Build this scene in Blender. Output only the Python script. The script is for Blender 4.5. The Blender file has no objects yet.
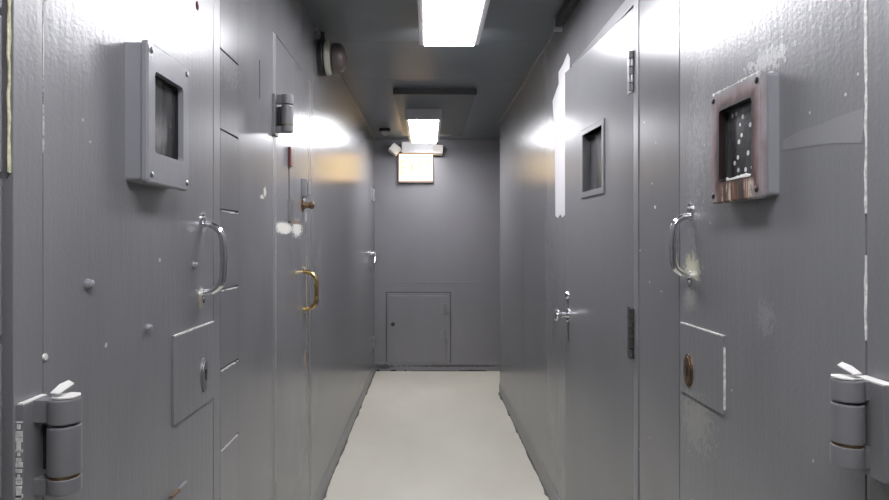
import bpy, bmesh, math, random
from mathutils import Vector, Matrix
random.seed(7)
sc = bpy.context.scene
C = sc.collection
K = 0.93                      # metres per drawing unit, applied to everything at the end
XL, XR = 0.60, 0.69           # faces of the corridor walls
ZC = 2.60                     # ceiling
YB = 6.97                     # back wall
YE = 5.96                     # where the right wall ends
YR = -2.6                     # rear of the corridor, behind the camera
CAMZ = 1.45
F = 620.0

# ------------------------------------------------------------------ materials
def nd(nt, t, **kw):
    n = nt.nodes.new(t)
    for k, v in kw.items():
        setattr(n, k, v)
    return n

def new_mat(name):
    m = bpy.data.materials.new(name)
    m.use_nodes = True
    nt = m.node_tree
    b = nt.nodes['Principled BSDF']
    g = nd(nt, 'ShaderNodeNewGeometry')
    s = nd(nt, 'ShaderNodeVectorMath', operation='SCALE')
    s.inputs['Scale'].default_value = 1.0 / K
    nt.links.new(g.outputs['Position'], s.inputs[0])
    return m, nt, b, s.outputs[0]

def noise(nt, pos, scale, stretch=(1, 1, 1), detail=3.0, rough=0.55):
    mp = nd(nt, 'ShaderNodeVectorMath', operation='MULTIPLY')
    mp.inputs[1].default_value = stretch
    nt.links.new(pos, mp.inputs[0])
    n = nd(nt, 'ShaderNodeTexNoise')
    n.inputs['Scale'].default_value = scale
    n.inputs['Detail'].default_value = detail
    n.inputs['Roughness'].default_value = rough
    nt.links.new(mp.outputs[0], n.inputs['Vector'])
    return n.outputs['Fac']

def remap(nt, v, a, b, c, d):
    r = nd(nt, 'ShaderNodeMapRange')
    r.inputs['From Min'].default_value = a
    r.inputs['From Max'].default_value = b
    r.inputs['To Min'].default_value = c
    r.inputs['To Max'].default_value = d
    nt.links.new(v, r.inputs['Value'])
    return r.outputs['Result']

def mixc(nt, fac, a, b):
    m = nd(nt, 'ShaderNodeMix', data_type='RGBA')
    if isinstance(fac, float): m.inputs['Factor'].default_value = fac
    else: nt.links.new(fac, m.inputs['Factor'])
    for s, v in ((m.inputs[6], a), (m.inputs[7], b)):
        if isinstance(v, tuple): s.default_value = (*v, 1)
        else: nt.links.new(v, s)
    return m.outputs[2]

def math2(nt, op, a, b):
    m = nd(nt, 'ShaderNodeMath', operation=op)
    for s, v in zip(m.inputs, (a, b)):
        if isinstance(v, (int, float)): s.default_value = v
        else: nt.links.new(v, s)
    return m.outputs[0]

def paint(name, base, rough=0.3, var=0.12, bump=0.12, stains_and_glints=(), specks=0.0, metal=0.0, streak=0.0, spec=0.8, peel=110):
    """gloss wall paint: slight patchiness, roller texture, chips; stains = (centre, radii, colour, amount, raggedness)"""
    m, nt, b, pos = new_mat(name)
    n1 = noise(nt, pos, 3.0, (1, 1, .5), 5)
    lo = tuple(c * (1 - var) for c in base)
    hi = tuple(min(1, c * (1 + var)) for c in base)
    col = mixc(nt, remap(nt, n1, .3, .7, 0, 1), lo, hi)
    if specks:
        v = nd(nt, 'ShaderNodeTexVoronoi')
        v.inputs['Scale'].default_value = 16
        nt.links.new(pos, v.inputs['Vector'])
        a = math2(nt, 'LESS_THAN', v.outputs['Distance'], .05)
        k = nd(nt, 'ShaderNodeSeparateColor'); nt.links.new(v.outputs['Color'], k.inputs[0])
        a = math2(nt, 'MULTIPLY', a, math2(nt, 'LESS_THAN', k.outputs[0], specks))
        col = mixc(nt, a, col, (.5, .5, .48))
    if stains_and_glints:
        fine = remap(nt, noise(nt, pos, 85, (1, 1, .7), 5, .75), .28, .72, -1, 1)
    for c, r, sc_, amt, rag in stains_and_glints:
        d = nd(nt, 'ShaderNodeVectorMath', operation='SUBTRACT'); nt.links.new(pos, d.inputs[0]); d.inputs[1].default_value = c
        e = nd(nt, 'ShaderNodeVectorMath', operation='MULTIPLY'); nt.links.new(d.outputs[0], e.inputs[0])
        e.inputs[1].default_value = tuple(1 / q for q in r)
        l = nd(nt, 'ShaderNodeVectorMath', operation='LENGTH'); nt.links.new(e.outputs[0], l.inputs[0])
        f = math2(nt, 'ADD', l.outputs['Value'], math2(nt, 'MULTIPLY', fine, rag))
        f = remap(nt, f, .8, 1.0, amt, 0)
        col = mixc(nt, f, col, sc_)
    nt.links.new(col, b.inputs['Base Color'])
    b.inputs['Roughness'].default_value = rough
    b.inputs['Metallic'].default_value = metal
    b.inputs['Specular IOR Level'].default_value = spec
    if bump:
        h = math2(nt, 'ADD', noise(nt, pos, peel, (1, 1, 1), 2), math2(nt, 'ADD', math2(nt, 'MULTIPLY', noise(nt, pos, 5, (1, 1, 1), 2), 2.0), math2(nt, 'MULTIPLY', noise(nt, pos, 45, (1, 1, .10), 2), 1.2)))
        bp = nd(nt, 'ShaderNodeBump')
        bp.inputs['Strength'].default_value = bump
        bp.inputs['Distance'].default_value = .004
        nt.links.new(h, bp.inputs['Height'])
        nt.links.new(bp.outputs[0], b.inputs['Normal'])
    return m

def plain(name, col, rough=.4, metal=0.0, var=.1, scale=25, spec=.5):
    m, nt, b, pos = new_mat(name)
    n = noise(nt, pos, scale, (1, 1, 1), 4)
    c = mixc(nt, remap(nt, n, .3, .7, 0, 1), tuple(q * (1 - var) for q in col), tuple(min(1, q * (1 + var)) for q in col))
    nt.links.new(c, b.inputs['Base Color'])
    nt.links.new(remap(nt, n, .3, .7, rough * .85, rough * 1.15), b.inputs['Roughness'])
    b.inputs['Metallic'].default_value = metal
    b.inputs['Specular IOR Level'].default_value = spec
    return m

def emit(name, col, strength):
    m, nt, b, pos = new_mat(name)
    b.inputs['Base Color'].default_value = (.25, .25, .25, 1)
    b.inputs['Roughness'].default_value = .5
    b.inputs['Emission Color'].default_value = (*col, 1)
    b.inputs['Emission Strength'].default_value = strength
    return m

def Lw(px, py, w=0.0):
    """a point of the photograph on the plane of the left wall, w proud of it"""
    x = -(XL - w); y = -x * F / (428 - px)
    return Vector((x, y, CAMZ + (242 - py) * y / F))
def Rw(px, py, w=0.0):
    x = XR - w; y = x * F / (px - 428)
    return Vector((x, y, CAMZ + (242 - py) * y / F))

GREY = (.155, .155, .163)
CHIP = (.62, .60, .55)
def st(p, ry, rz, col=CHIP, amt=.9, rag=.6):
    return (tuple(p), (.05, ry, rz), col, amt, rag)

M = {}
M['wall'] = paint('wall paint', GREY, .24, specks=.05, bump=.025, stains_and_glints=[
    st(Lw(265, 192), .02, .018), st(Lw(262, 197), .03, .008),
    st(Lw(294, 227), .05, .014, (.30, .20, .14)), st(Lw(229, 70), .1, .05, (.3, .3, .31), .35, 1.2)])
M['wall_r'] = paint('wall paint right', GREY, .24, specks=.05, bump=.025, stains_and_glints=[
    st(Rw(655, 207), .008, .006), st(Rw(640, 250), .006, .005)])
M['door_l'] = paint('door paint left', (.18, .18, .19), .30, specks=.06, stains_and_glints=[
    st(Lw(191, 229), .03, .008, (.4, .39, .38), .6),
    st(Lw(201, 298), .018, .03, (.42, .40, .25), .8), st(Lw(204, 222), .02, .03, (.45, .42, .38), .6),
    st(Lw(42.5, 40), .004, .13, (.55, .55, .54), .9, .3), st(Lw(43, 128), .0035, .05, (.55, .55, .54), .9, .9),
    st(Lw(90, 142), .004, .003, CHIP, .6, .9), st(Lw(83, 120), .004, .003, CHIP, .5, .9), st(Lw(106, 345), .005, .004), st(Lw(160, 260), .008, .005)])
M['door_2'] = paint('door paint second', GREY, .24, specks=.05, bump=.025, stains_and_glints=[
    st(Lw(284, 228), .16, .026, (.75, .73, .68), .95, .5), st(Lw(297, 229), .11, .034, (.75, .73, .68), .9, .9), st(Lw(295, 222.5), .14, .008, (.20, .13, .09), .9, .5), st(Lw(306, 217), .02, .03, (.5, .48, .45), .7, .9),
    st(Lw(306.5, 290), .012, .25, (.42, .33, .18), .75, 1.0), st(Lw(305, 360), .03, .05, (.32, .24, .14), .7, .8),
    st(Lw(309, 390), .006, .3, (.40, .36, .28), .6, 1.0)])
M['door_r'] = paint('door paint right', (.18, .181, .19), .30, specks=.08, stains_and_glints=[
    st(Rw(692, 268), .05, .035, (.50, .49, .36), .8, .9), st(Rw(690, 300), .04, .03, (.30, .30, .27), .6, .9),
    st(Rw(697, 422), .09, .07, (.32, .32, .28), .55, 1.1), st(Rw(703, 100), .05, .20, (.33, .33, .34), .35, 1.6),  # the two tall pale patches are bumpy highlights put into the colour
    st(Rw(695, 160), .04, .15, (.33, .33, .34), .35, 1.6), st(Rw(766, 318), .03, .035, (.28, .28, .28), .6, .9),
    st(Rw(768, 60), .07, .022, (.5, .5, .5), .8, 1.2), st(Rw(860, 380), .02, .01, (.5, .49, .46), .8, .5)])
M['door_k'] = paint('knob door paint', (.155, .156, .163), .24, var=.06, bump=.03)
M['back'] = paint('back wall paint', (.165, .162, .176), .30, var=.06, bump=.06, stains_and_glints=[
    ((.30, YB, .06), (.7, .05, .012), (.02, .018, .02), .9, .8), ((-.5, YB, .05), (.12, .05, .03), (.02, .018, .02), .9, .8)])
M['ceil'] = paint('ceiling paint', (.122, .142, .153), .32, var=.06, bump=.05, streak=.04)
M['frame'] = paint('frame paint', (.17, .17, .178), .32, specks=.04)
M['hinge'] = paint('hinge paint', (.155, .155, .163), .36, var=.1, bump=.1, peel=80)
M['panel'] = paint('ceiling panel paint', (.12, .132, .138), .5, var=.05, bump=.04)
M['darkhinge'] = plain('dark brown hinge', (.06, .056, .054), .45, .2, .5, 70)  # dark brownish colour that draws the lower hinge as a recess
M['base'] = paint('baseboard paint', (.17, .17, .172), .34, bump=.1)
M['box'] = paint('window box paint', (.215, .217, .235), .33, bump=.08)
M['edge'] = plain('ragged paint edge and gap', (.07, .07, .068), .5, var=.4, scale=60)
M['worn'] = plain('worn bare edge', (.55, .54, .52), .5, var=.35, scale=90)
M['rustedge'] = plain('rusty edge', (.16, .07, .03), .7, var=.5, scale=90)
M['chrome'] = plain('chrome', (.72, .72, .74), .16, 1.0, .06)
M['brass'] = plain('brass', (.55, .40, .16), .25, 1.0, .15)
M['bronze'] = plain('old bronze', (.22, .15, .09), .4, .9, .35, 80)
M['steel'] = plain('dull steel', (.35, .35, .36), .38, .9, .15)
M['dark'] = plain('dark metal and shade', (.018, .019, .021), .45)
M['black'] = plain('black', (.006, .006, .007), .5)
M['red'] = plain('dull red plastic', (.10, .03, .03), .4, var=.3)
M['bell'] = plain('brown bell', (.085, .066, .062), .35, 0.0, .15)
M['bellring'] = plain('tarnished cream ring', (.42, .43, .36), .4, .2, .15)
M['tape'] = plain('white paper tape', (.56, .55, .57), .6, var=.03)
M['white'] = plain('white enamel', (.85, .85, .86), .35, var=.04)
M['lampw'] = plain('white lamp plastic', (.85, .82, .80), .35, var=.04)
M['fixture'] = plain('fixture enamel', (.42, .41, .43), .4, var=.05)
M['signbox'] = plain('sign housing', (.20, .17, .16), .45)
M['flake'] = plain('paint flake', (.66, .65, .63), .6, var=.1)
M['lamp'] = emit('fluorescent diffuser', (.99, .985, 1.03), 36.0)
M['sign'] = emit('lit sign face', (1, .64, .31), 3.2)
M['letter'] = emit('lit sign letter', (1, .82, .15), 2.2)
M['bulb'] = emit('emergency lamp glow', (1, .93, .86), .45)

def mk_floor():
    m, nt, b, pos = new_mat('painted concrete floor')
    n1 = noise(nt, pos, 1.3, (1, .5, 1), 4)
    n2 = noise(nt, pos, 40, (1, 1, 1), 3)
    c = mixc(nt, remap(nt, n1, .3, .7, 0, 1), (.50, .48, .41), (.60, .58, .505))
    c = mixc(nt, remap(nt, n2, .55, .75, 0, .12), c, (.42, .40, .36))
    nt.links.new(c, b.inputs['Base Color'])
    b.inputs['Roughness'].default_value = .42
    bp = nd(nt, 'ShaderNodeBump'); bp.inputs['Strength'].default_value = .08; bp.inputs['Distance'].default_value = .003
    nt.links.new(n2, bp.inputs['Height']); nt.links.new(bp.outputs[0], b.inputs['Normal'])
    return m
M['floor'] = mk_floor()

def mk_rustbox():
    """cover of the right window box: grey paint burnt red and black around the opening, rust drips below it"""
    m, nt, b, pos = new_mat('scorched window cover')
    cy, cz = 1.32, CAMZ + .213
    d = nd(nt, 'ShaderNodeVectorMath', operation='SUBTRACT'); nt.links.new(pos, d.inputs[0]); d.inputs[1].default_value = (XR, cy, cz)
    x = nd(nt, 'ShaderNodeSeparateXYZ'); nt.links.new(d.outputs[0], x.inputs[0])
    ax = math2(nt, 'SUBTRACT', math2(nt, 'ABSOLUTE', x.outputs['Y'], 0), .07)
    az = math2(nt, 'SUBTRACT', math2(nt, 'ABSOLUTE', x.outputs['Z'], 0), .08)
    dist = math2(nt, 'MAXIMUM', ax, az)
    nz = noise(nt, pos, 25, (1, 1, .5), 4)
    dn = math2(nt, 'ADD', dist, remap(nt, nz, .2, .8, -.012, .012))
    c = mixc(nt, remap(nt, nz, .3, .7, 0, 1), (.24, .235, .245), (.30, .295, .305))
    c = mixc(nt, remap(nt, dn, .004, .046, 1, 0), c, (.11, .012, .013))
    c = mixc(nt, remap(nt, dn, .003, .020, .97, 0), c, (.010, .006, .006))
    drip = noise(nt, pos, 60, (1, 1.5, .10), 3)
    blot = noise(nt, pos, 40, (1, 1, .5), 4, .7)
    below = remap(nt, x.outputs['Z'], -.092, -.080, 1, 0)
    inside = remap(nt, math2(nt, 'ADD', ax, remap(nt, blot, .3, .7, -.012, .012)), -.008, .02, 1, 0)
    w = math2(nt, 'MULTIPLY', below, inside)
    dc = mixc(nt, remap(nt, drip, .40, .52, 0, 1), (.022, .012, .010), (.20, .085, .045))
    dc = mixc(nt, remap(nt, drip, .54, .60, 0, 1), dc, (.50, .44, .36))
    dc = mixc(nt, remap(nt, blot, .50, .58, 0, .85), dc, (.025, .014, .012))
    c = mixc(nt, w, c, dc)
    nt.links.new(c, b.inputs['Base Color'])
    b.inputs['Roughness'].default_value = .38
    bp = nd(nt, 'ShaderNodeBump'); bp.inputs['Strength'].default_value = .25; bp.inputs['Distance'].default_value = .004
    nt.links.new(nz, bp.inputs['Height']); nt.links.new(bp.outputs[0], b.inputs['Normal'])
    return m
M['rustbox'] = mk_rustbox()

def mk_pane(name, scratched):
    m, nt, b, pos = new_mat(name)
    n1 = noise(nt, pos, 9, (1, 1.6, .5), 3)
    c = mixc(nt, remap(nt, n1, .35, .7, 0, 1), (.022, .022, .024), (.10, .10, .105))
    if scratched:
        v = nd(nt, 'ShaderNodeTexVoronoi'); v.inputs['Scale'].default_value = 48
        nt.links.new(pos, v.inputs['Vector'])
        k = nd(nt, 'ShaderNodeSeparateColor'); nt.links.new(v.outputs['Color'], k.inputs[0])
        a = math2(nt, 'MULTIPLY', math2(nt, 'LESS_THAN', v.outputs['Distance'], .26), math2(nt, 'LESS_THAN', k.outputs[0], .26))
        c = mixc(nt, a, c, (.6, .6, .6))
    nt.links.new(c, b.inputs['Base Color'])
    b.inputs['Roughness'].default_value = .17
    b.inputs['Specular IOR Level'].default_value = .6
    return m
M['pane'] = mk_pane('dark window plastic', False)
M['pane_s'] = mk_pane('scratched window plastic', True)

# ------------------------------------------------------------------ mesh helpers
def B(): return bmesh.new()

def merge(bm, t):
    me = bpy.data.meshes.new('tmp'); t.to_mesh(me); t.free()
    bm.from_mesh(me); bpy.data.meshes.remove(me)

def box(bm, x0, x1, y0, y1, z0, z1, bev=0.0, seg=2):
    t = B()
    bmesh.ops.create_cube(t, size=1)
    for v in t.verts:
        v.co = Vector(((x0 + x1) / 2 + v.co.x * (x1 - x0), (y0 + y1) / 2 + v.co.y * (y1 - y0), (z0 + z1) / 2 + v.co.z * (z1 - z0)))
    if bev:
        bmesh.ops.bevel(t, geom=t.edges[:], offset=bev, segments=seg, affect='EDGES', profile=.6)
    merge(bm, t)

def wbox(bm, s, y0, y1, z0, z1, w0, w1, bev=0.0):
    """box on the left (s=-1) or right (s=+1) wall, from w0 to w1 proud of the wall face"""
    X = XL if s < 0 else XR
    a, b = s * (X - w0), s * (X - w1)
    box(bm, min(a, b), max(a, b), y0, y1, z0, z1, bev)

def frame_axes(d):
    d = d.normalized()
    up = Vector((0, 0, 1)) if abs(d.z) < .9 else Vector((1, 0, 0))
    a = d.cross(up).normalized(); b = d.cross(a).normalized()
    return a, b

def lathe(bm, p, axis, prof, seg=32):
    """prof = [(distance along axis, radius)]"""
    axis = Vector(axis).normalized(); a, b = frame_axes(axis); p = Vector(p)
    t = B(); rings = []
    for h, r in prof:
        if r < 1e-6:
            rings.append([t.verts.new(p + axis * h)])
        else:
            rings.append([t.verts.new(p + axis * h + (a * math.cos(q) + b * math.sin(q)) * r) for q in [2 * math.pi * i / seg for i in range(seg)]])
    for r0, r1 in zip(rings, rings[1:]):
        for i in range(seg):
            j = (i + 1) % seg
            if len(r0) == 1 and len(r1) == 1: continue
            if len(r0) == 1: t.faces.new((r0[0], r1[i], r1[j]))
            elif len(r1) == 1: t.faces.new((r0[i], r0[j], r1[0]))
            else: t.faces.new((r0[i], r0[j], r1[j], r1[i]))
    for r in (rings[0], rings[-1]):
        if len(r) > 1: t.faces.new(r)
    merge(bm, t)

def tube(bm, pts, r, seg=14, flat=None):
    pts = [Vector(q) for q in pts]
    t = B(); rings = []
    n = len(pts)
    ref = None
    for i, q in enumerate(pts):
        d = (pts[min(i + 1, n - 1)] - pts[max(i - 1, 0)]).normalized()
        if ref is None: a, b = frame_axes(d)
        else:
            a = (ref - d * ref.dot(d)).normalized(); b = d.cross(a)
        ref = a
        rr = r[i] if isinstance(r, (list, tuple)) else r
        rings.append([t.verts.new(q + (a * math.cos(k) + b * math.sin(k)) * rr) for k in [2 * math.pi * j / seg for j in range(seg)]])
    for r0, r1 in zip(rings, rings[1:]):
        for i in range(seg):
            t.faces.new((r0[i], r0[(i + 1) % seg], r1[(i + 1) % seg], r1[i]))
    t.faces.new(rings[0]); t.faces.new(rings[-1])
    merge(bm, t)

def rrect(y0, y1, z0, z1, r, n=5):
    out = []
    for cy, cz, a0 in ((y1 - r, z1 - r, 0), (y0 + r, z1 - r, 90), (y0 + r, z0 + r, 180), (y1 - r, z0 + r, 270)):
        for i in range(n + 1):
            a = math.radians(a0 + 90 * i / n)
            out.append((cy + r * math.cos(a), cz + r * math.sin(a)))
    return out

def prism(bm, outline, mp, w0, w1):
    """outline in (u,v) swept from w0 to w1; mp(u,v,w) -> point"""
    t = B()
    a = [t.verts.new(mp(u, v, w0)) for u, v in outline]
    b = [t.verts.new(mp(u, v, w1)) for u, v in outline]
    n = len(a)
    t.faces.new(a); t.faces.new(b)
    for i in range(n): t.faces.new((a[i], a[(i + 1) % n], b[(i + 1) % n], b[i]))
    merge(bm, t)

def ringprism(bm, outer, inner, mp, w0, w1, cham=0.0):
    t = B(); n = len(outer)
    cu = sum(u for u, v in outer) / n; cv = sum(v for u, v in outer) / n
    def lp(o, w, k=0.0):
        return [t.verts.new(mp(u + (cu - u) / max(1e-6, abs(cu - u)) * min(abs(cu - u), k), v + (cv - v) / max(1e-6, abs(cv - v)) * min(abs(cv - v), k), w)) for u, v in o]
    loops = [lp(outer, w0), lp(outer, w1 - cham), lp(outer, w1, cham), lp(inner, w1), lp(inner, w0)]
    loops.append(loops[0])
    for A, D in zip(loops, loops[1:]):
        for i in range(n):
            j = (i + 1) % n
            t.faces.new((A[i], A[j], D[j], D[i]))
    merge(bm, t)

def wmap(s):
    X = XL if s < 0 else XR
    return lambda u, v, w: Vector((s * (X - w), u, v))

world_at = {}
def obj(name, bm, mat, parent=None, smooth=True, at=None):
    """link bm (world coordinates) as ONE mesh object"""
    bmesh.ops.remove_doubles(bm, verts=bm.verts[:], dist=1e-6)
    bmesh.ops.recalc_face_normals(bm, faces=bm.faces[:])
    me = bpy.data.meshes.new(name)
    xs = [v.co for v in bm.verts]
    mn = Vector([min(c[i] for c in xs) for i in range(3)]); mx = Vector([max(c[i] for c in xs) for i in range(3)])
    o0 = Vector(at) if at else Vector(((mn.x + mx.x) / 2, (mn.y + mx.y) / 2, mn.z))
    for v in bm.verts: v.co -= o0
    bm.to_mesh(me); bm.free()
    if smooth:
        for p in me.polygons: p.use_smooth = True
        me.set_sharp_from_angle(angle=math.radians(38))
    me.materials.append(M[mat] if isinstance(mat, str) else mat)
    o = bpy.data.objects.new(name, me); C.objects.link(o)
    if smooth:
        wn = o.modifiers.new('normals', 'WEIGHTED_NORMAL'); wn.weight = 100; wn.keep_sharp = True
    world_at[o] = o0
    if parent:
        o.parent = parent; o.location = o0 - world_at[parent]
    else: o.location = o0
    return o

def tag(o, label, cat, group=None, kind=None):
    o['label'] = label; o['category'] = cat
    if group: o['group'] = group
    if kind: o['kind'] = kind
    return o

def empty(name, loc, label, cat, group=None, kind=None):
    o = bpy.data.objects.new(name, None); C.objects.link(o)
    o.location = loc; o.empty_display_size = .1
    world_at[o] = Vector(loc)
    return tag(o, label, cat, group, kind)

def struct(name, bm, mat, label, cat, smooth=True):
    return tag(obj(name, bm, mat, None, smooth), label, cat, kind='structure')

def dup(root, off, label=None):
    off = Vector(off)
    r = root.copy(); C.objects.link(r); r.location = root.location + off
    world_at[r] = world_at[root] + off
    if label: r['label'] = label
    for ch in list(root.children):
        c = ch.copy(); C.objects.link(c); c.parent = r
        for g in list(ch.children):
            d = g.copy(); C.objects.link(d); d.parent = c
    return r

# ------------------------------------------------------------------ the shell
b = B(); box(b, -1.0, 3.4, YR - .2, YB + .2, -.12, 0)
struct('floor', b, 'floor', 'pale grey-beige painted concrete corridor floor', 'floor')

b = B()                                           # ceiling of steel sheets with fine joints
ys = [YR - .2, -1.0, .55, 2.05, 3.55, 4.40, 5.62, 6.45, YB + .2]
for y0, y1 in zip(ys, ys[1:]):
    box(b, -1.0, 3.4, y0 + .0015, y1 - .0015, ZC, ZC + .02, .0008, 1)
box(b, -1.0, 3.4, YR - .2, YB + .2, ZC + .018, ZC + .12)
struct('ceiling', b, 'ceil', 'dark glossy grey sheet ceiling above the corridor', 'ceiling')

# left wall : backing, near block courses, block pier with open joints, steel facing panels
G = .0018
D1, D2, D3 = (.966, 1.733), (2.447, 3.126), (4.59, 6.70)
b = B()
box(b, -.80, -.650, YR - .2, YB + .2, 0, ZC)
course = .2327
zj = CAMZ + .0945                      # a bed joint seen at the height of the left pull handle
joints = [zj + i * course - .0 for i in range(-7, 8)]
joints = [z for z in joints if .05 < z < ZC - .04]
zz = [0] + joints + [ZC]
for z0, z1 in zip(zz, zz[1:]):                    # blocks before the first frame
    box(b, -.66, -(XL + .006), YR - .2, .884, z0 + .004, z1 - .004, .004)
    box(b, -.66, -XL, 1.7905, 1.9618, z0 + .0026, z1 - .0026, .0006, 1)      # pier
box(b, -.66, -(XL + .012), YR - .2, .884, 0, ZC)
box(b, -.66, -(XL + .010), 1.79, 1.97, 0, ZC)
wbox(b, -1, 1.962, 2.395, 0, CAMZ + .512, -.06, 0)
wbox(b, -1, 1.962, 2.395, CAMZ + .648, ZC, -.06, 0)
wbox(b, -1, 1.962, 2.206, CAMZ + .512, CAMZ + .648, -.06, 0)
wbox(b, -1, 2.214, 2.395, CAMZ + .512, CAMZ + .648, -.06, 0)
for d in (D2,):
    wbox(b, -1, 2.395, 3.175, 2.269, ZC, -.06, 0)
wbox(b, -1, .884, 1.79, 2.30, ZC, -.06, 0, .001)
wbox(b, -1, 3.175, 4.587, 0, ZC, -.06, 0)
wbox(b, -1, 4.587, D3[1] + .003, 2.20, ZC, -.06, 0)
wbox(b, -1, D3[1] + .003, YB + .2, 0, ZC, -.06, 0, .001)
wl = struct('wall_left', b, 'wall', 'glossy grey painted left wall of block and steel panels', 'wall')

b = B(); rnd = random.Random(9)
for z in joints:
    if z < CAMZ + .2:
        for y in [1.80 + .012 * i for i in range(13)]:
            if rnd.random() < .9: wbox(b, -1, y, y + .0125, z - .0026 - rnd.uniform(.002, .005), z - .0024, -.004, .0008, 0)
obj('chipped_bright_edge', b, 'worn', wl, False)  # worn lower lips and the light they catch, both in the strip colour
b = B()                                           # right wall, open where the knob door stands ajar
K4 = (2.077, 2.905)
D5 = (.977, 1.70)
box(b, .80, .92, YR - .2, YE, 0, ZC)
box(b, .80, 3.4, YE - .12, YE, 0, ZC)
wbox(b, 1, YR - .2, .905, 0, ZC, -.12, 0, .001)
wbox(b, 1, .905, D5[1] + .004, 2.30, ZC, -.12, 0, .001)
wbox(b, 1, D5[1] + .003, 2.025, 0, ZC, -.12, 0, .001)
wbox(b, 1, 2.025, 2.957, 2.295, ZC, -.12, 0, .001)
wbox(b, 1, 2.957, 4.50, 0, ZC, -.12, 0, .001)
wbox(b, 1, 4.502, YE, 0, ZC, -.12, 0, .001)
struct('wall_right', b, 'wall_r', 'glossy grey steel right wall ending before the back wall', 'wall')

b = B(); box(b, -1.0, 3.4, YB, YB + .15, 0, ZC)
struct('wall_back', b, 'back', 'matt grey back wall closing the end of the corridor', 'wall')
b = B(); box(b, -1.0, 1.1, YR - .2, YR, 0, ZC)
struct('wall_rear', b, 'wall', 'grey end wall behind the viewer', 'wall')
b = B(); box(b, 3.25, 3.4, YE - .1, YB + .1, 0, ZC)
struct('wall_side', b, 'back', 'grey end wall of the side passage on the right', 'wall')

# baseboards with a ragged painted edge lapping onto the floor
def ragged(bm, p0, p1, nrm, wmin, wmax, step=.035):
    p0, p1, nrm = Vector(p0), Vector(p1), Vector(nrm)
    n = int((p1 - p0).length / step)
    t = B(); A = []; Bv = []; w = wmin
    for i in range(n + 1):
        q = p0.lerp(p1, i / n)
        w = max(wmin, min(wmax, w + random.uniform(-.004, .004)))
        if random.random() < .06: w = wmax * 1.3
        A.append((t.verts.new(q), t.verts.new(q + Vector((0, 0, .004)))))
        Bv.append((t.verts.new(q + nrm * w), t.verts.new(q + nrm * w * .8 + Vector((0, 0, .003)))))
    for i in range(n):
        t.faces.new((A[i][1], A[i + 1][1], Bv[i + 1][1], Bv[i][1]))
        t.faces.new((Bv[i][1], Bv[i + 1][1], Bv[i + 1][0], Bv[i][0]))
        t.faces.new((A[i][0], A[i + 1][0], Bv[i + 1][0], Bv[i][0]))
        t.faces.new((A[i][0], A[i + 1][0], A[i + 1][1], A[i][1]))
    for i in (0, n): t.faces.new((A[i][0], A[i][1], Bv[i][1], Bv[i][0]))
    merge(bm, t)
b = B(); wbox(b, -1, 3.175, YB, 0, .10, -.01, .005, .003)
o = struct('baseboard_left', b, 'base', 'grey painted baseboard along the left wall', 'baseboard')
b = B(); ragged(b, (-(XL - .005), 3.175, 0), (-(XL - .005), YB - .01, 0), (1, 0, 0), .003, .012); obj('paint_edge', b, 'edge', o, False)
b = B(); wbox(b, 1, 2.96, YE, 0, .10, -.01, .005, .003); box(b, XR - .005, 3.2, YE - .01, YE + .005, 0, .1, .003)
o = struct('baseboard_right', b, 'base', 'grey painted baseboard along the right wall', 'baseboard')
b = B(); ragged(b, (XR - .005, 2.96, 0), (XR - .005, YE, 0), (-1, 0, 0), .003, .012); obj('paint_edge', b, 'edge', o, False)
b = B(); box(b, -XL + .006, 3.2, YB - .012, YB + .01, 0, .095, .003)
o = struct('baseboard_back', b, 'back', 'grey kick strip along the foot of the back wall', 'baseboard')
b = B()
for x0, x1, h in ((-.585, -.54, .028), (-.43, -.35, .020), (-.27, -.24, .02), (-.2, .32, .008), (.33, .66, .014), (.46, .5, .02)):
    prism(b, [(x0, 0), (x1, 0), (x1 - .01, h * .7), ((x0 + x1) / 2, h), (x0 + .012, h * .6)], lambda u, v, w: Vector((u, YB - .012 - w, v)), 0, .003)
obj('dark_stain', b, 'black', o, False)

# ceiling joint beads
b = B(); tube(b, [(XR - .002, 2.9, ZC - .004), (XR - .002, YE, ZC - .004)], .006, 8)
struct('trim_1', b, 'frame', 'thin bead of sealant along the right ceiling corner', 'trim')
b = B(); tube(b, [(-XL + .002, 3.3, ZC - .004), (-XL + .002, YB, ZC - .004)], .006, 8)
struct('trim_2', b, 'frame', 'thin bead of sealant along the left ceiling corner', 'trim')

# ------------------------------------------------------------------ door hardware
def edge_strip(bm, s, y, z0, z1, wid, w=.0006, step=.02, seed=1):
    """thin chipped bead running up a door edge"""
    rnd = random.Random(seed)
    mp = wmap(s); t = B(); z = z0; L = []
    while z < z1:
        a = wid * rnd.uniform(.45, 1.1); c = y + rnd.uniform(-.2, .2) * wid
        L.append([t.verts.new(mp(c - a / 2, z, -.002)), t.verts.new(mp(c - a / 2, z, w)), t.verts.new(mp(c + a / 2, z, w)), t.verts.new(mp(c + a / 2, z, -.002))])
        z += step * rnd.uniform(.6, 1.4)
    for p, q in zip(L, L[1:]):
        for i in range(4): t.faces.new((p[i], p[(i + 1) % 4], q[(i + 1) % 4], q[i]))
    t.faces.new(L[0]); t.faces.new(L[-1])
    merge(bm, t)

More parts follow.
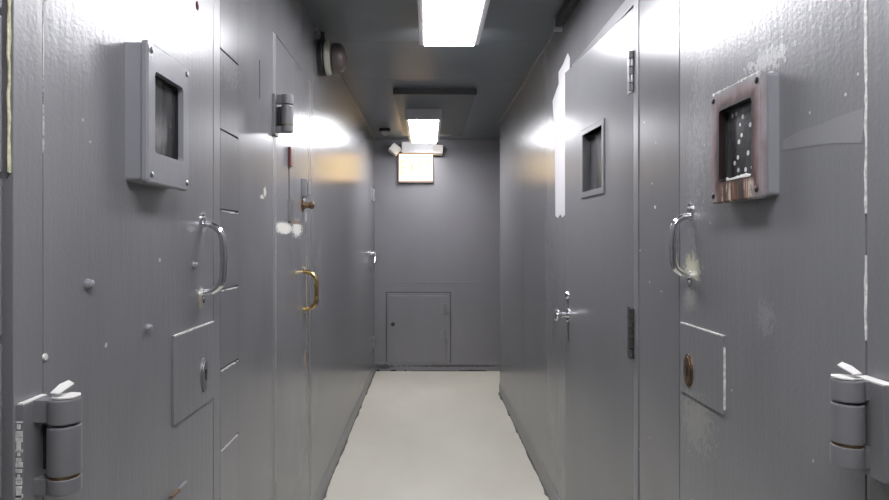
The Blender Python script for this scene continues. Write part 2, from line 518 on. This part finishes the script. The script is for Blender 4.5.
def hinge(parent, s, yp, z0, z1, wp=.052, r=.0235, seams=(.28, .81), flake=True, wornedge=True, pw=.012, pl=.034):
    """welded barrel hinge: bracket, three knuckles"""
    X = XL if s < 0 else XR
    h = z1 - z0
    b = B()
    wbox(b, s, yp - pl, yp + .03, z0 - .012, z1 - .004, -.005, pw, .0025)
    wbox(b, s, yp - .012, yp + .012, z1 - h * (seams[0] - .03), z1 - .003, pw - .004, wp - .004, .002)
    wbox(b, s, yp - .012, yp + .012, z0, z0 + h * (1 - seams[1] - .02), pw - .004, wp - .004, .002)
    hg = obj('hinge', b, 'hinge', parent)
    c = Vector((s * (X - wp), yp, 0))
    zs = [z1, z1 - h * seams[0], z1 - h * seams[1], z0]
    for i in range(3):
        a, e = zs[i + 1] + .0012, zs[i] - .0012
        bb = B(); lathe(bb, (c.x, c.y, a), (0, 0, 1), [(0, r * .82), (.002, r * .97), (.004, r), (e - a - .004, r), (e - a - .0015, r * .97), (e - a, r * .86)], 32)
        obj('knuckle', bb, 'hinge', hg)
    bb = B(); lathe(bb, (c.x, c.y, zs[2] - .003), (0, 0, 1), [(0, r * .93), (.006, r * .93)], 32)
    obj('washer', bb, 'bronze', hg)
    bb = B(); wbox(bb, s, yp + .032, yp + .06, zs[2] + .003, zs[1] - .003, -.002, .006, .002)   # leaf welded to the door
    wbox(bb, s, yp + .012, yp + .04, zs[2] + .003, zs[1] - .003, .004, wp - .012, .002)
    obj('door_leaf', bb, 'dark', hg)  # dark colour stands in for the deep shadow in the knuckle gap
    if flake:
        bb = B(); mp = lambda u, v, w: Vector((c.x + s * (v - .003), yp + u, z1 + w))
        prism(bb, [(-.012, -.016), (.004, -.0195), (.016, -.012), (.019, .003), (.010, .017), (-.004, .020), (-.016, .013), (-.019, .0)], mp, 0, .0022)
        prism(bb, [(-pl + .001, wp - pw + .004), (-.012, wp - pw + .0035), (.024, wp - pw + .005), (.026, wp + .001), (-.02, wp), (-pl + .002, wp + .001)], mp, -.004, -.002)
        t = B(); prism(t, [(-.016, .002), (.016, -.002), (.026, .012), (.012, .018), (-.014, .016)], mp, .005, .0068)
        for v in t.verts: v.co.z += (v.co.y - yp + .024) * .25
        merge(bb, t)
        f = obj('paint_flake', bb, 'flake', hg, False)
        f['label'] = 'white paint flaking off the hinge top'
    if wornedge:
        bb = B(); rnd = random.Random(3)
        z = z0; 
        while z < z1 - .03:
            l = rnd.uniform(.003, .009); wd = rnd.uniform(.002, pw * .55)
            wbox(bb, s, yp - pl - .0006, yp - pl + .002, z, min(z + l, z1 - .028), pw * .45 - wd, pw * .45 + wd * .9, .0004)
            z += l + rnd.uniform(-.004, .003)
        f = obj('worn_edge', bb, 'worn', hg, False)
    return hg

def pull(parent, s, y, zt, zb, prot, mat, r=.0085, tab=.02):
    """D-shaped pull handle with a screwed tab at each end"""
    mp = wmap(s)
    b = B(); pts = []; rad = []
    h = zt - zb
    ctrl = [(0, .004), (0, .012), (.02, .45), (.10, .82), (.22, .97), (.36, 1.0), (.5, 1.02), (.64, 1.0), (.78, .97), (.90, .82), (.98, .45), (1, .012), (1, .004)]
    # smooth the control polygon
    P = [Vector((zt - h * a, prot * q)) for a, q in ctrl]
    for i in range(len(P) - 1):
        p0, p1, p2, p3 = P[max(0, i - 1)], P[i], P[i + 1], P[min(len(P) - 1, i + 2)]
        for k in range(5):
            t = k / 5
            q = .5 * ((2 * p1) + (p2 - p0) * t + (2 * p0 - 5 * p1 + 4 * p2 - p3) * t * t + (3 * p1 - p0 - 3 * p2 + p3) * t ** 3)
            pts.append(mp(y, q.x, max(.001, q.y)))
    pts.append(mp(y, P[-1].x, .001))
    n = len(pts)
    rad = [r * (1.15 - .15 * math.cos(2 * math.pi * (i / (n - 1) - .5)) * -1) if False else r * (.85 + .3 * math.sin(math.pi * i / (n - 1))) for i in range(n)]
    tube(b, pts, rad, 16)
    hd = obj('pull_handle', b, mat, parent)
    for zc, d in ((zt, 1), (zb, -1)):
        b = B()
        o = []
        for i in range(24):
            a = 2 * math.pi * i / 24
            o.append((y + .012 * math.cos(a), zc + d * tab * .45 + (tab * .5 + .009) * math.sin(a)))
        prism(b, o, mp, 0, .004)
        obj('mounting_tab', b, mat, hd)
        b = B(); lathe(b, mp(y, zc + d * tab * .75, .004), (-s, 0, 0), [(0, .0055), (.0015, .005), (.0025, .003), (.0025, 0)], 16)
        obj('screw', b, 'steel', hd)
    return hd

def window_box(parent, s, y0, y1, z0, z1, prot, oy0, oy1, oz0, oz1, body, cover, pane):
    mp = wmap(s)
    b = B()
    ringprism(b, rrect(y0 + .004, y1 - .004, z0 + .004, z1 - .004, .008), rrect(oy0 - .01, oy1 + .01, oz0 - .01, oz1 + .01, .008), mp, 0, prot - .011)
    wb = obj('window_box', b, body, parent)
    b = B()
    ringprism(b, rrect(y0, y1, z0, z1, .010), rrect(oy0, oy1, oz0, oz1, .009), mp, prot - .012, prot, .004)
    cv = obj('cover_plate', b, cover, wb)
    b = B(); wbox(b, s, oy0 - .008, oy1 + .008, oz0 - .008, oz1 + .008, .002, prot - .019)
    obj('window_pane', b, pane, wb)
    b = B(); ringprism(b, rrect(oy0 - .008, oy1 + .008, oz0 - .008, oz1 + .008, .006), rrect(oy0 + .002, oy1 - .002, oz0 + .002, oz1 - .002, .007), mp, prot - .0188, prot - .0125)
    obj('gasket', b, 'black', wb)
    for yy in (y0 + .016, y1 - .016):
        for z in (z0 + .018, z1 - .018):
            b = B(); lathe(b, mp(yy, z, prot), (-s, 0, 0), [(-.001, .0066), (.0012, .0064), (.003, .0045), (.0036, 0)], 18)
            obj('screw', b, 'steel' if s < 0 else 'dark', wb)
    return wb

def lock_plate(parent, s, y0, y1, z0, z1, ye, ze, mat, paintmat, hh=.045, hw=.025):
    mp = wmap(s)
    b = B(); wbox(b, s, y0, y1, z0, z1, -.002, .0045, .0012)
    lp = obj('lock_plate', b, paintmat, parent)
    b = B(); wbox(b, s, y0 + .002, y1 - .002, z1 - .0035, z1 + .0005, 0, .0052, .0005); obj('worn_edge', b, 'worn', lp)
    b = B()
    out = [(ye + hw * math.copysign(abs(math.cos(a)) ** .9, math.cos(a)) * (1 - .25 * abs(math.sin(a)) ** 3), ze + hh * math.sin(a)) for a in [2 * math.pi * i / 40 for i in range(40)]]
    prism(b, out, mp, .004, .0075)
    out2 = [(ye + (u - ye) * .72, ze + (v - ze) * .8) for u, v in out]
    prism(b, out2, mp, .007, .0095)
    es = obj('escutcheon', b, mat, lp)
    b = B(); k = [(ye + .0075 * math.cos(a), ze + .008 + .0075 * math.sin(a)) for a in [math.radians(-50 + 280 * i / 16) for i in range(17)]]
    k += [(ye - .0035, ze - .014), (ye + .0035, ze - .014)]
    prism(b, k, mp, .0093, .0102)
    obj('keyhole', b, 'black', lp)
    for dz in (-.78, .78):
        b = B(); lathe(b, mp(ye, ze + hh * dz, .0075), (-s, 0, 0), [(0, .0045), (.0015, .004), (.002, 0)], 14)
        obj('screw', b, mat, lp)
    return lp

# ------------------------------------------------------------------ door 1 : near left cell door
d1 = empty('door_1', (-XL, (D1[0] + D1[1]) / 2, .02), 'nearest grey steel cell door on the left with a clean window box', 'door', kind='structure')
b = B(); wbox(b, -1, D1[0] + G, D1[1] - G, .02, 2.298, -.045, 0, .0015); obj('door_leaf', b, 'door_l', d1)
hinge(d1, -1, .935, CAMZ - .378, CAMZ - .233)
window_box(d1, -1, 1.224, 1.437, CAMZ + .117, CAMZ + .402, .047, 1.257, 1.402, CAMZ + .181, CAMZ + .347, 'box', 'box', 'pane')
pull(d1, -1, 1.648, CAMZ + .048, CAMZ - .135, .056, 'chrome')
lock_plate(d1, -1, 1.453, 1.727, CAMZ - .432, CAMZ - .220, 1.648, CAMZ - .353, 'steel', 'door_l')
for px, py, r in ((87, 284, .0085), (147, 328, .008), (193, 265, .008)):
    p = Lw(px, py); b = B()
    lathe(b, p, (1, 0, 0), [(0, r * 1.1), (.003, r * 1.1), (.005, r), (.010, r * .8), (.012, r * .4), (.012, 0)], 18); obj('bolt', b, 'box', d1)
p = Lw(197, 6); b = B(); rnd = random.Random(12)
prism(b, [(p.y + .012 * rnd.uniform(.6, 1.1) * math.cos(a), p.z + .012 * rnd.uniform(.6, 1.2) * math.sin(a)) for a in [2 * math.pi * i / 14 for i in range(14)]], wmap(-1), -.0005, .0015)
o = obj('paint_blob', b, plain('dark red paint', (.11, .018, .022), .8, spec=.1), d1, False); o['label'] = 'small dark red paint blob'
p = Lw(44.5, 357); b = B(); lathe(b, p, (1, 0, 0), [(0, .006), (.003, .005), (.004, 0)], 14); obj('screw', b, 'worn', d1)
p = Lw(165, 499); b = B(); wbox(b, -1, 1.43, 1.53, CAMZ - .62, CAMZ - .588, -.002, .010, .003)
ps = obj('pass_slot_ledge', b, 'door_l', d1)
b = B(); wbox(b, -1, 1.43, 1.475, CAMZ - .592, CAMZ - .586, .002, .012, .002); obj('worn_edge', b, 'bronze', ps)
b = B(); edge_strip(b, -1, 1.475, CAMZ - .4, CAMZ - .3, .0, seed=2) if False else wbox(b, -1, 1.6, 1.61, CAMZ - .5, CAMZ - .499, -.002, .0002)
b.free()
b = B(); edge_strip(b, -1, D1[0], CAMZ + .26, 2.2, .0022, seed=11); obj('chipped_bright_edge', b, 'worn', d1, False)

# frame of door 1
b = B(); wbox(b, -1, .896, D1[0] - G, 0, 2.30, -.05, .001, .002); wbox(b, -1, D1[1] + G, 1.79, 0, 2.30, -.05, 0, .002); wbox(b, -1, .896, 1.79, 2.301, 2.36, -.05, .001, .002)
tr = struct('trim_3', b, 'frame', 'grey steel frame around the nearest left cell door', 'door frame')
b = B(); edge_strip(b, -1, .892, 1.55, 1.85, .006, -.004, seed=5); edge_strip(b, -1, .892, 1.9, 1.98, .004, -.004, seed=6)
obj('chipped_bright_edge', b, plain('old yellowed paint', (.55, .53, .36), .6, var=.3, scale=120), tr, False)

# ------------------------------------------------------------------ door 2 : second left cell door, brass pull
d2 = empty('door_2', (-XL, (D2[0] + D2[1]) / 2, .02), 'second grey cell door on the left with brass pull handle', 'door', kind='structure')
b = B(); wbox(b, -1, D2[0] + G, D2[1] - G, .02, 2.266, -.045, 0, .0015); obj('door_leaf', b, 'door_2', d2)
hinge(d2, -1, 2.416, CAMZ + .425, CAMZ + .575, flake=False, wornedge=False)
pull(d2, -1, 3.0, CAMZ - .145, CAMZ - .325, .060, 'brass', .0095)
b = B(); wbox(b, -1, 2.93, 2.985, CAMZ + .215, CAMZ + .300, 0, .028, .004); lb = obj('latch_box', b, 'steel', d2)
b = B(); wbox(b, -1, 2.945, 2.97, CAMZ + .225, CAMZ + .285, .028, .036, .003); obj('latch_bar', b, 'box', lb)
b = B(); q = wmap(-1)(2.96, CAMZ + .175, 0); lathe(b, q, (1, 0, 0), [(0, .030), (.006, .030), (.008, .026), (.012, .015), (.034, .013), (.040, .018), (.05, .019), (.056, .012), (.057, 0)], 28)
obj('lock_cylinder', b, 'bronze', d2)
b = B(); wbox(b, -1, 2.655, 2.70, CAMZ + .325, CAMZ + .408, 0, .012, .002); obj('strike_plate', b, 'red', d2)['label'] = 'dull red strike plate'
b = B(); wbox(b, -1, 2.655, 2.70, CAMZ + .09, CAMZ + .185, 0, .010, .002); obj('strike_plate', b, 'steel', d2)
b = B(); wbox(b, -1, 2.672, 2.678, CAMZ + .185, CAMZ + .325, -.001, .002, .0006); obj('latch_rod', b, 'dark', d2)
b = B(); edge_strip(b, -1, D2[0], .5, 1.95, .0026, seed=21); obj('chipped_bright_edge', b, 'worn', d2, False)
b = B(); edge_strip(b, -1, D2[1] - .004, .3, 1.3, .004, seed=22); obj('rusty_edge', b, 'bronze', d2, False)
b = B(); wbox(b, -1, 2.397, D2[0] - G, 0, 2.268, -.05, 0, .001); wbox(b, -1, D2[1] + G, 3.172, 0, 2.268, -.05, 0, .001)
struct('trim_4', b, 'frame', 'grey steel jambs of the second left cell door', 'door frame')

# ------------------------------------------------------------------ door 3 : far left door
d3 = empty('door_3', (-XL, (D3[0] + D3[1]) / 2, .1), 'farthest grey door on the left, hinged at the back corner', 'door', kind='structure')
b = B(); wbox(b, -1, D3[0], D3[1], .105, 2.1995, -.045, 0); obj('door_leaf', b, 'wall', d3)
for z in (CAMZ + .50, CAMZ - 1.10):
    b = B(); wbox(b, -1, 6.56, 6.80, z - .06, z + .075, -.002, .008, .002)
    lathe(b, wmap(-1)(D3[1], z - .065, .012), (0, 0, 1), [(0, .010), (.005, .014), (.135, .014), (.14, .010)], 18)
    h3 = obj('hinge', b, 'steel', d3)
    for dz in (-.03, .045):
        bb = B(); lathe(bb, wmap(-1)(6.64, z + dz, .008), (1, 0, 0), [(0, .012), (.003, .01), (.004, 0)], 14); obj('screw', bb, 'dark', h3)
b = B(); lathe(b, wmap(-1)(6.45, CAMZ - .115, 0), (1, 0, 0), [(0, .034), (.008, .034), (.012, .02), (.045, .016), (.052, .01), (.053, 0)], 22)
tube(b, [wmap(-1)(6.45, CAMZ - .115, .045), wmap(-1)(6.41, CAMZ - .13, .052), wmap(-1)(6.36, CAMZ - .18, .054), wmap(-1)(6.34, CAMZ - .215, .052)], [.013, .014, .013, .011], 12)
obj('lever_handle', b, 'chrome', d3)
b = B(); wbox(b, -1, 6.42, 6.48, CAMZ - .34, CAMZ - .20, 0, .01, .003); obj('lock_plate', b, 'steel', d3)

# ------------------------------------------------------------------ door 4 : flush door with knob, a little ajar
A4 = Vector((XR, K4[0], 0)); E4 = Vector((.638, 2.887, 0))
du = (E4 - A4).normalized(); dn = Vector((-du.y, du.x, 0))      # along the leaf, and out into the corridor
L4 = (E4 - A4).length
def m4(u, v, w): return A4 + du * u + dn * w + Vector((0, 0, v))
def u4(px): return (510.4 / (px - 388.2) - 2.077) / du.y
def box4(bm, u0, u1, z0, z1, w0, w1, bev=0):
    t = B(); box(t, u0, u1, w0, w1, z0, z1, bev)
    for v in t.verts: v.co = m4(v.co.x, v.co.z, v.co.y)
    merge(bm, t)
d4 = empty('door_4', (XR, K4[0], .02), 'plain grey door on the right standing slightly ajar with round knob', 'door', kind='structure')
b = B()
ZT = CAMZ + .787
wo = (u4(605), u4(582), CAMZ + .184, CAMZ + .471)                  # outer edge of the window moulding
wi = (wo[0] + .022, wo[1] - .022, wo[2] + .026, wo[3] - .022)
ringprism(b, [(L4, ZT), (.003, ZT), (.003, .02), (L4, .02)], [(wi[1], wi[3]), (wi[0], wi[3]), (wi[0], wi[2]), (wi[1], wi[2])], m4, -.042, 0)
obj('door_leaf', b, 'door_k', d4)
b = B()
ringprism(b, [(wo[1], wo[3]), (wo[0], wo[3]), (wo[0], wo[2]), (wo[1], wo[2])], [(wi[1], wi[3]), (wi[0], wi[3]), (wi[0], wi[2]), (wi[1], wi[2])], m4, -.03, .006, .003)
wf = obj('window_frame', b, 'door_k', d4)
b = B(); box4(b, wi[0] - .004, wi[1] + .004, wi[2] - .004, wi[3] + .004, -.036, -.027); obj('window_pane', b, 'pane', wf)
for z0, z1, mt in ((CAMZ + .505, CAMZ + .640, 'steel'), (CAMZ - .39, CAMZ - .22, 'darkhinge')):
    b = B(); box4(b, .006, .050, z0, z1, -.002, .003, .001)
    hg = obj('hinge', b, mt, d4)
    n = 5
    for i in range(n):
        bb = B(); a, e = z0 + (z1 - z0) * i / n + .001, z0 + (z1 - z0) * (i + 1) / n - .001
        lathe(bb, m4(.0, a, .008), (0, 0, 1), [(0, .008), (.001, .0105), (e - a - .001, .0105), (e - a, .008)], 16); obj('knuckle', bb, ('steel' if i % 2 else 'hinge') if mt == 'steel' else mt, hg)
uk = u4(568); zk = CAMZ - .333
b = B(); lathe(b, m4(uk, zk, 0), dn, [(0, .033), (.004, .033), (.008, .027), (.010, .014), (.028, .012)], 32); rs = obj('knob_rose', b, 'chrome', d4)
b = B(); lathe(b, m4(uk, zk, .026), dn, [(0, .012), (.006, .017), (.014, .026), (.024, .0285), (.033, .026), (.039, .017), (.041, .006), (.041, 0)], 32); obj('door_knob', b, 'chrome', rs)
b = B(); lathe(b, m4(uk, CAMZ - .243, 0), dn, [(0, .019), (.006, .018), (.012, .014), (.013, .006), (.013, 0)], 24); obj('lock_cylinder', b, 'chrome', d4)
b = B(); box4(b, uk - .004, uk - .0005, CAMZ - .45, CAMZ - .26, -.002, .0015); obj('seam_strip', b, 'dark', d4)  # dark strip added to draw the seam below the lock
# frame of door 4
b = B(); wbox(b, 1, 2.027, K4[0] - .002, 0, ZT + .008, -.11, .003, .002); wbox(b, 1, K4[1] + .002, 2.955, 0, ZT + .008, -.11, .003, .002)
wbox(b, 1, 2.027, 2.955, ZT + .008, 2.293, -.11, .003, .002)
struct('trim_5', b, 'frame', 'grey steel frame around the knob door on the right', 'door frame')

# ------------------------------------------------------------------ door 5 : near right cell door
d5 = empty('door_5', (XR, (D5[0] + D5[1]) / 2, .02), 'nearest grey steel cell door on the right with a scorched window box', 'door', kind='structure')
b = B(); wbox(b, 1, D5[0] + G, D5[1] - G, .02, 2.298, -.045, 0, .0015); obj('door_leaf', b, 'door_r', d5)
hinge(d5, 1, .946, CAMZ - .342, CAMZ - .207, wp=.050, r=.0228, seams=(.27, .74), wornedge=False, pw=.024, pl=.040)
wbx = window_box(d5, 1, 1.214, 1.432, CAMZ + .087, CAMZ + .339, .038, 1.25, 1.39, CAMZ + .133, CAMZ + .293, 'box', 'rustbox', 'pane_s')
b = B(); mp = wmap(1)
rnd = random.Random(4)
for i in range(16):
    y = 1.25 + .14 * i / 15; h = rnd.uniform(.003, .007)
    lathe(b, mp(y, CAMZ + .137, .018), (0, 0, 1), [(0, .006), (h, .0055), (h + .002, 0)], 8)
obj('peeling_sealant', b, 'flake', wbx, False)
b = B()
for i in range(46):
    y = rnd.uniform(1.218, 1.425); q = rnd.uniform(0, .034); l = rnd.uniform(.002, .010)
    wbox(b, 1, y, y + l, CAMZ + .336, CAMZ + .3365 + rnd.uniform(.001, .004), q, q + rnd.uniform(.002, .006), 0)
for i in range(14):
    y = rnd.uniform(1.22, 1.43); l = rnd.uniform(.002, .006)
    wbox(b, 1, y, y + l, CAMZ + .3345 - rnd.uniform(0, .003), CAMZ + .3385, .0345, .0388, 0)
obj('peeling_paint', b, 'flake', wbx, False)
pull(d5, 1, 1.628, CAMZ + .068, CAMZ - .086, .046, 'chrome', .0085, .026)
lock_plate(d5, 1, 1.437, 1.684, CAMZ - .402, CAMZ - .2175, 1.63, CAMZ - .338, 'bronze', 'door_r', .044, .027)
b = B(); edge_strip(b, 1, D5[0], CAMZ - .155, CAMZ - .015, .006, .001, seed=31); edge_strip(b, 1, D5[0], CAMZ + .045, 2.25, .006, .001, seed=32)
obj('chipped_bright_edge', b, 'worn', d5, False)['label'] = 'bare white chipped paint down the door edge'
b = B(); edge_strip(b, 1, 1.437, CAMZ - .39, CAMZ - .23, .002, .0052, seed=33); obj('chipped_bright_edge', b, 'worn', d5, False)
b = B(); prism(b, [(q.y, q.z) for q in [Rw(*t_) for t_ in ((783.5, 140), (800, 131), (822, 124), (840, 116), (864, 108), (864, 130), (862, 143), (835, 143), (812, 146), (783.5, 150))]], wmap(1), -.0005, .0007)
o = obj('tape_residue', b, paint('tape residue', (.235, .235, .245), .33, var=.15, bump=.06), d5, False); o['label'] = 'faint pale wedge of old tape residue'
b = B(); wbox(b, 1, .907, D5[0] - G, 0, 2.298, -.11, .0, .002)
struct('trim_6', b, 'frame', 'grey steel jamb beside the nearest right cell door', 'door frame')

# ------------------------------------------------------------------ back wall hatch
hx0, hx1, hz0, hz1 = -.475, .245, .075 + .03, CAMZ - .545
def bk(px, py, w=0): return Vector(((px - 428) * (YB - w) / F, YB - w, CAMZ + (242 - py) * (YB - w) / F))
p0, p1 = bk(387, 366), bk(450, 293)
hd = empty('access_hatch', (p0.x / 2 + p1.x / 2, YB, p0.z), 'low square grey access hatch in the back wall near the floor', 'hatch')
b = B(); box(b, p0.x - .012, p1.x + .012, YB - .0035, YB - .0005, p0.z - .012, p1.z + .012); obj('gap_backing', b, 'edge', hd)  # dark sheet added to draw the gap round the panel
b = B(); box(b, p0.x, p1.x, YB - .012, YB - .001, p0.z, p1.z, .003); box(b, p0.x + .035, p1.x - .035, YB - .018, YB - .002, p0.z + .04, p1.z - .03, .004); obj('panel', b, 'back', hd)
for py in (308, 335):
    q = bk(445, py); b = B(); box(b, q.x - .05, q.x + .055, YB - .026, YB - .006, q.z - .05, q.z + .05, .002)
    lathe(b, (q.x, YB - .03, q.z - .055), (0, 0, 1), [(0, .010), (.004, .014), (.106, .014), (.11, .010)], 18)
    obj('hinge', b, 'frame', hd)
q = bk(393, 324); b = B(); lathe(b, (q.x, YB - .018, q.z), (0, -1, 0), [(0, .022), (.004, .02), (.005, .012), (.005, 0)], 20); obj('latch', b, 'dark', hd)
b = B(); q0, q1 = bk(387, 284), bk(480, 282); box(b, q0.x, q1.x, YB - .004, YB + .002, q0.z, q1.z + .006, .001)
struct('trim_7', b, 'back', 'thin grey weld seam above the back wall hatch', 'trim')

# ------------------------------------------------------------------ ceiling lights
def light(y0, y1, x0, x1, label, mat='lamp'):
    zb = CAMZ + 1.05 if y0 < 4 else CAMZ + 1.028
    t = empty('ceiling_light', ((x0 + x1) / 2, (y0 + y1) / 2, zb), label, 'ceiling light', 'fluorescent ceiling lights')
    b = B(); mp = lambda u, v, w: Vector((u, v, zb + w))
    e = .026
    ringprism(b, [(x1, y1), (x0, y1), (x0, y0), (x1, y0)], [(x1 - e, y1 - .002), (x0 + e, y1 - .002), (x0 + e, y0 + .012), (x1 - e, y0 + .012)], mp, .004, ZC - zb)
    obj('housing', b, 'fixture', t)
    b = B(); box(b, x0 + e, x1 - e, y0 + .012, y1 + .004, zb, zb + .05, .004); obj('diffuser', b, mat, t)
    for y, lo in ((y0, zb), (y1, zb + .05)):
        b = B(); box(b, x0 - .004, x1 + .004, y - .006, y + .006, lo, ZC, .002); obj('end_cap', b, 'fixture', t)
    return t
light(2.08, 3.32, -.046, .271, 'long fluorescent ceiling light nearest the camera, cut by the photo top edge')
# ceiling panel with the far light hanging from it
b = B(); prism(b, [(-.257, 4.68), (.362, 4.68), (.362, 6.52), (-.257, 6.52)], lambda u, v, w: Vector((u, v, ZC - w)), 0, .032)
pn = tag(obj('ceiling_panel', b, 'panel', None), 'flat grey panel on the ceiling with a dark front lip', 'panel')
b = B(); box(b, -.262, .367, 4.655, 4.682, ZC - .040, ZC, .002); obj('front_lip', b, 'dark', pn)
M['lamp_side'] = emit('passage lamp', (1, .93, .80), 16.0)
lf = light(5.21, 6.42, -.19, .114, 'fluorescent ceiling light at the far end hanging just before the exit sign')
light(-.42, .80, -.046, .271, 'unseen fluorescent ceiling light overhead, set forward to light the near doors')  # out of view; position shaped to brighten the upper near walls
light(6.15, 6.80, 1.55, 1.85, 'ceiling light round the corner in the side passage', 'lamp_side')

# ------------------------------------------------------------------ exit sign with two emergency lamp heads
sx0, sx1 = bk(399.5, 0).x, bk(432.5, 0).x
sz0, sz1 = bk(0, 181.5).z, bk(0, 155).z
es = empty('exit_sign', ((sx0 + sx1) / 2, YB, sz0), 'glowing pale exit sign with twin emergency lamp heads on the back wall', 'exit sign')
b = B(); box(b, sx0 - .012, sx1 + .012, YB - .075, YB, sz0 - .022, sz1 + .002, .006); obj('sign_housing', b, 'signbox', es)
b = B(); box(b, sx0, sx1, YB - .082, YB - .07, sz0, sz1, .003); sp = obj('sign_face', b, 'sign', es)
def letter(segs, x, wd):
    b = B(); ht = .15; z = sz0 + (sz1 - sz0 - ht) / 2
    for (u0, v0), (u1, v1) in segs:
        a, c = Vector((x + u0 * wd, v0 * ht + z)), Vector((x + u1 * wd, v1 * ht + z))
        d = (c - a).normalized(); n = Vector((-d.y, d.x)) * .0115
        prism(b, [tuple(a + n), tuple(c + n), tuple(c - n), tuple(a - n)], lambda u, v, w: Vector((u, YB - .082 - w, v)), -.001, .0015)
    obj('letter', b, 'letter', sp, False)
LT = {'E': [((0, 0), (0, 1)), ((0, .05), (1, .05)), ((0, .5), (.85, .5)), ((0, .95), (1, .95))], 'X': [((0, 0), (1, 1)), ((0, 1), (1, 0))],
      'I': [((.5, 0), (.5, 1))], 'T': [((.5, 0), (.5, 1)), ((0, .95), (1, .95))]}
wd = .058; gap = (sx1 - sx0 - .05 - 4 * wd) / 3
for i, ch in enumerate('EXIT'): letter(LT[ch], sx0 + .025 + i * (wd + gap), wd)
q0, q1 = bk(402, 154), bk(436, 143)
b = B(); box(b, q0.x, q1.x, YB - .09, YB, q0.z, q1.z, .008); obj('battery_box', b, 'white', es)
for (px, py, rot) in ((394.5, 150, 38), (438, 150.5, 4)):
    q = bk(px, py, .10)
    b = B(); mtx = Matrix.Translation(q) @ Matrix.Rotation(math.radians(rot), 4, 'Y') @ Matrix.Rotation(math.radians(-14), 4, 'X')
    t = B(); box(t, -.054, .054, -.05, .03, -.05, .05, .012); t.transform(mtx); merge(b, t)
    tube(b, [q + Vector((0, .02, 0)), Vector((q.x * .6 + (q0.x if px < 410 else q1.x) * .4, YB - .05, q.z)), Vector((q0.x + .01 if px < 410 else q1.x - .01, YB - .045, q.z))], .012, 10)
    lh = obj('lamp_head', b, 'lampw', es)
    b = B(); t = B(); box(t, -.042, .042, -.054, -.046, -.038, .038, .006); t.transform(mtx); merge(b, t); obj('lens', b, 'bulb', lh)

# ------------------------------------------------------------------ alarm bell
by, bz = 3.41, CAMZ + 1.012
ab = empty('alarm_bell', (-XL, by, bz - .09), 'round brown alarm bell with pale ring high on the left wall', 'alarm bell')
mp = wmap(-1)
b = B(); lathe(b, mp(by, bz, 0), (1, 0, 0), [(0, .098), (.028, .098), (.034, .092), (.035, 0)], 40); obj('base_plate', b, 'dark', ab)
b = B(); lathe(b, mp(by, bz, .035), (1, 0, 0), [(0, .082), (.006, .094), (.014, .096), (.032, .090), (.038, .07), (.040, .05)], 40); obj('ring', b, 'bellring', ab)
b = B(); lathe(b, mp(by, bz, .078), (1, 0, 0), [(-.006, .05), (0, .074), (.006, .080), (.030, .080), (.050, .073), (.062, .058), (.069, .034), (.071, .012), (.077, .010), (.078, 0)], 40); obj('gong', b, 'bell', ab)
b = B(); tube(b, [mp(by - .01, bz + .07, .022), mp(by - .01, ZC, .022)], .012, 12); obj('conduit', b, 'dark', ab)

# ------------------------------------------------------------------ small ceiling devices
q = ZC
t = empty('ceiling_speaker', (.67, 3.0, ZC - .066), 'dark box mounted in the ceiling corner above the paper strip', 'speaker box')
b = B(); box(b, .652, XR, 2.78, 3.18, ZC - .050, ZC, .004); obj('housing', b, 'dark', t)
b = B(); box(b, .660, XR, 2.74, 2.78, ZC - .040, ZC, .003); obj('front_flange', b, 'dark', t)
b = B(); box(b, .646, XR, 3.17, 3.20, ZC - .066, ZC, .003); obj('end_flange', b, 'fixture', t)
t = empty('ceiling_sensor', (-.44, 6.3, ZC - .07), 'tiny dark sensor on the ceiling in the far left corner', 'sensor')
b = B(); lathe(b, (-.44, 6.3, ZC), (0, 0, -1), [(0, .06), (.02, .06), (.03, .05), (.03, 0)], 24); obj('base_plate', b, 'dark', t)
b = B(); lathe(b, (-.44, 6.3, ZC - .03), (0, 0, -1), [(0, .04), (.02, .036), (.035, .02), (.04, 0)], 24); obj('dome', b, 'fixture', t)

# ------------------------------------------------------------------ white strip of torn paper tape beside the knob door
poly = [(568, 53), (570, 58), (569.5, 69), (566, 74), (565.2, 100), (565.2, 215), (562.5, 217.5), (560.5, 214), (558, 218), (555.8, 216), (555.2, 150), (553, 101), (556, 92), (559, 84), (559, 72), (563.5, 64)]
pp = [Rw(*q) for q in poly]
b = B(); prism(b, [(v.y, v.z) for v in pp], wmap(1), -.0005, .002)
tag(obj('paper_strip', b, 'tape', None, False), 'tall torn white paper tape strip stuck beside the ajar knob door', 'tape')

# ------------------------------------------------------------------ world, camera, scale
w = bpy.data.worlds.new('world'); sc.world = w; w.use_nodes = True
w.node_tree.nodes['Background'].inputs[0].default_value = (.5, .52, .55, 1)
w.node_tree.nodes['Background'].inputs[1].default_value = 0.02

cam = bpy.data.cameras.new('camera'); co = bpy.data.objects.new('camera', cam); C.objects.link(co)
cam.sensor_width = 36; cam.lens = 36 * F / 889
cam.shift_x = (444.5 - 428) / 889; cam.shift_y = -(250 - 242) / 889
co.location = (0, 0, CAMZ); co.rotation_euler = (math.pi / 2, 0, 0)
cam.clip_start = .02
sc.camera = co

for me in bpy.data.meshes: me.transform(Matrix.Scale(K, 4))
for o in bpy.data.objects: o.location = o.location * K

vs = sc.view_settings
sc.display_settings.display_device = 'sRGB'
vs.view_transform = 'Standard'; vs.look = 'None'; vs.gamma = 1; vs.use_curve_mapping = False
vs.exposure = 0.0
cy = sc.cycles
cy.use_denoising = True
cy.max_bounces = 10; cy.diffuse_bounces = 6; cy.glossy_bounces = 6
cy.sample_clamp_indirect = 6
cy.caustics_reflective = True; cy.blur_glossy = .3
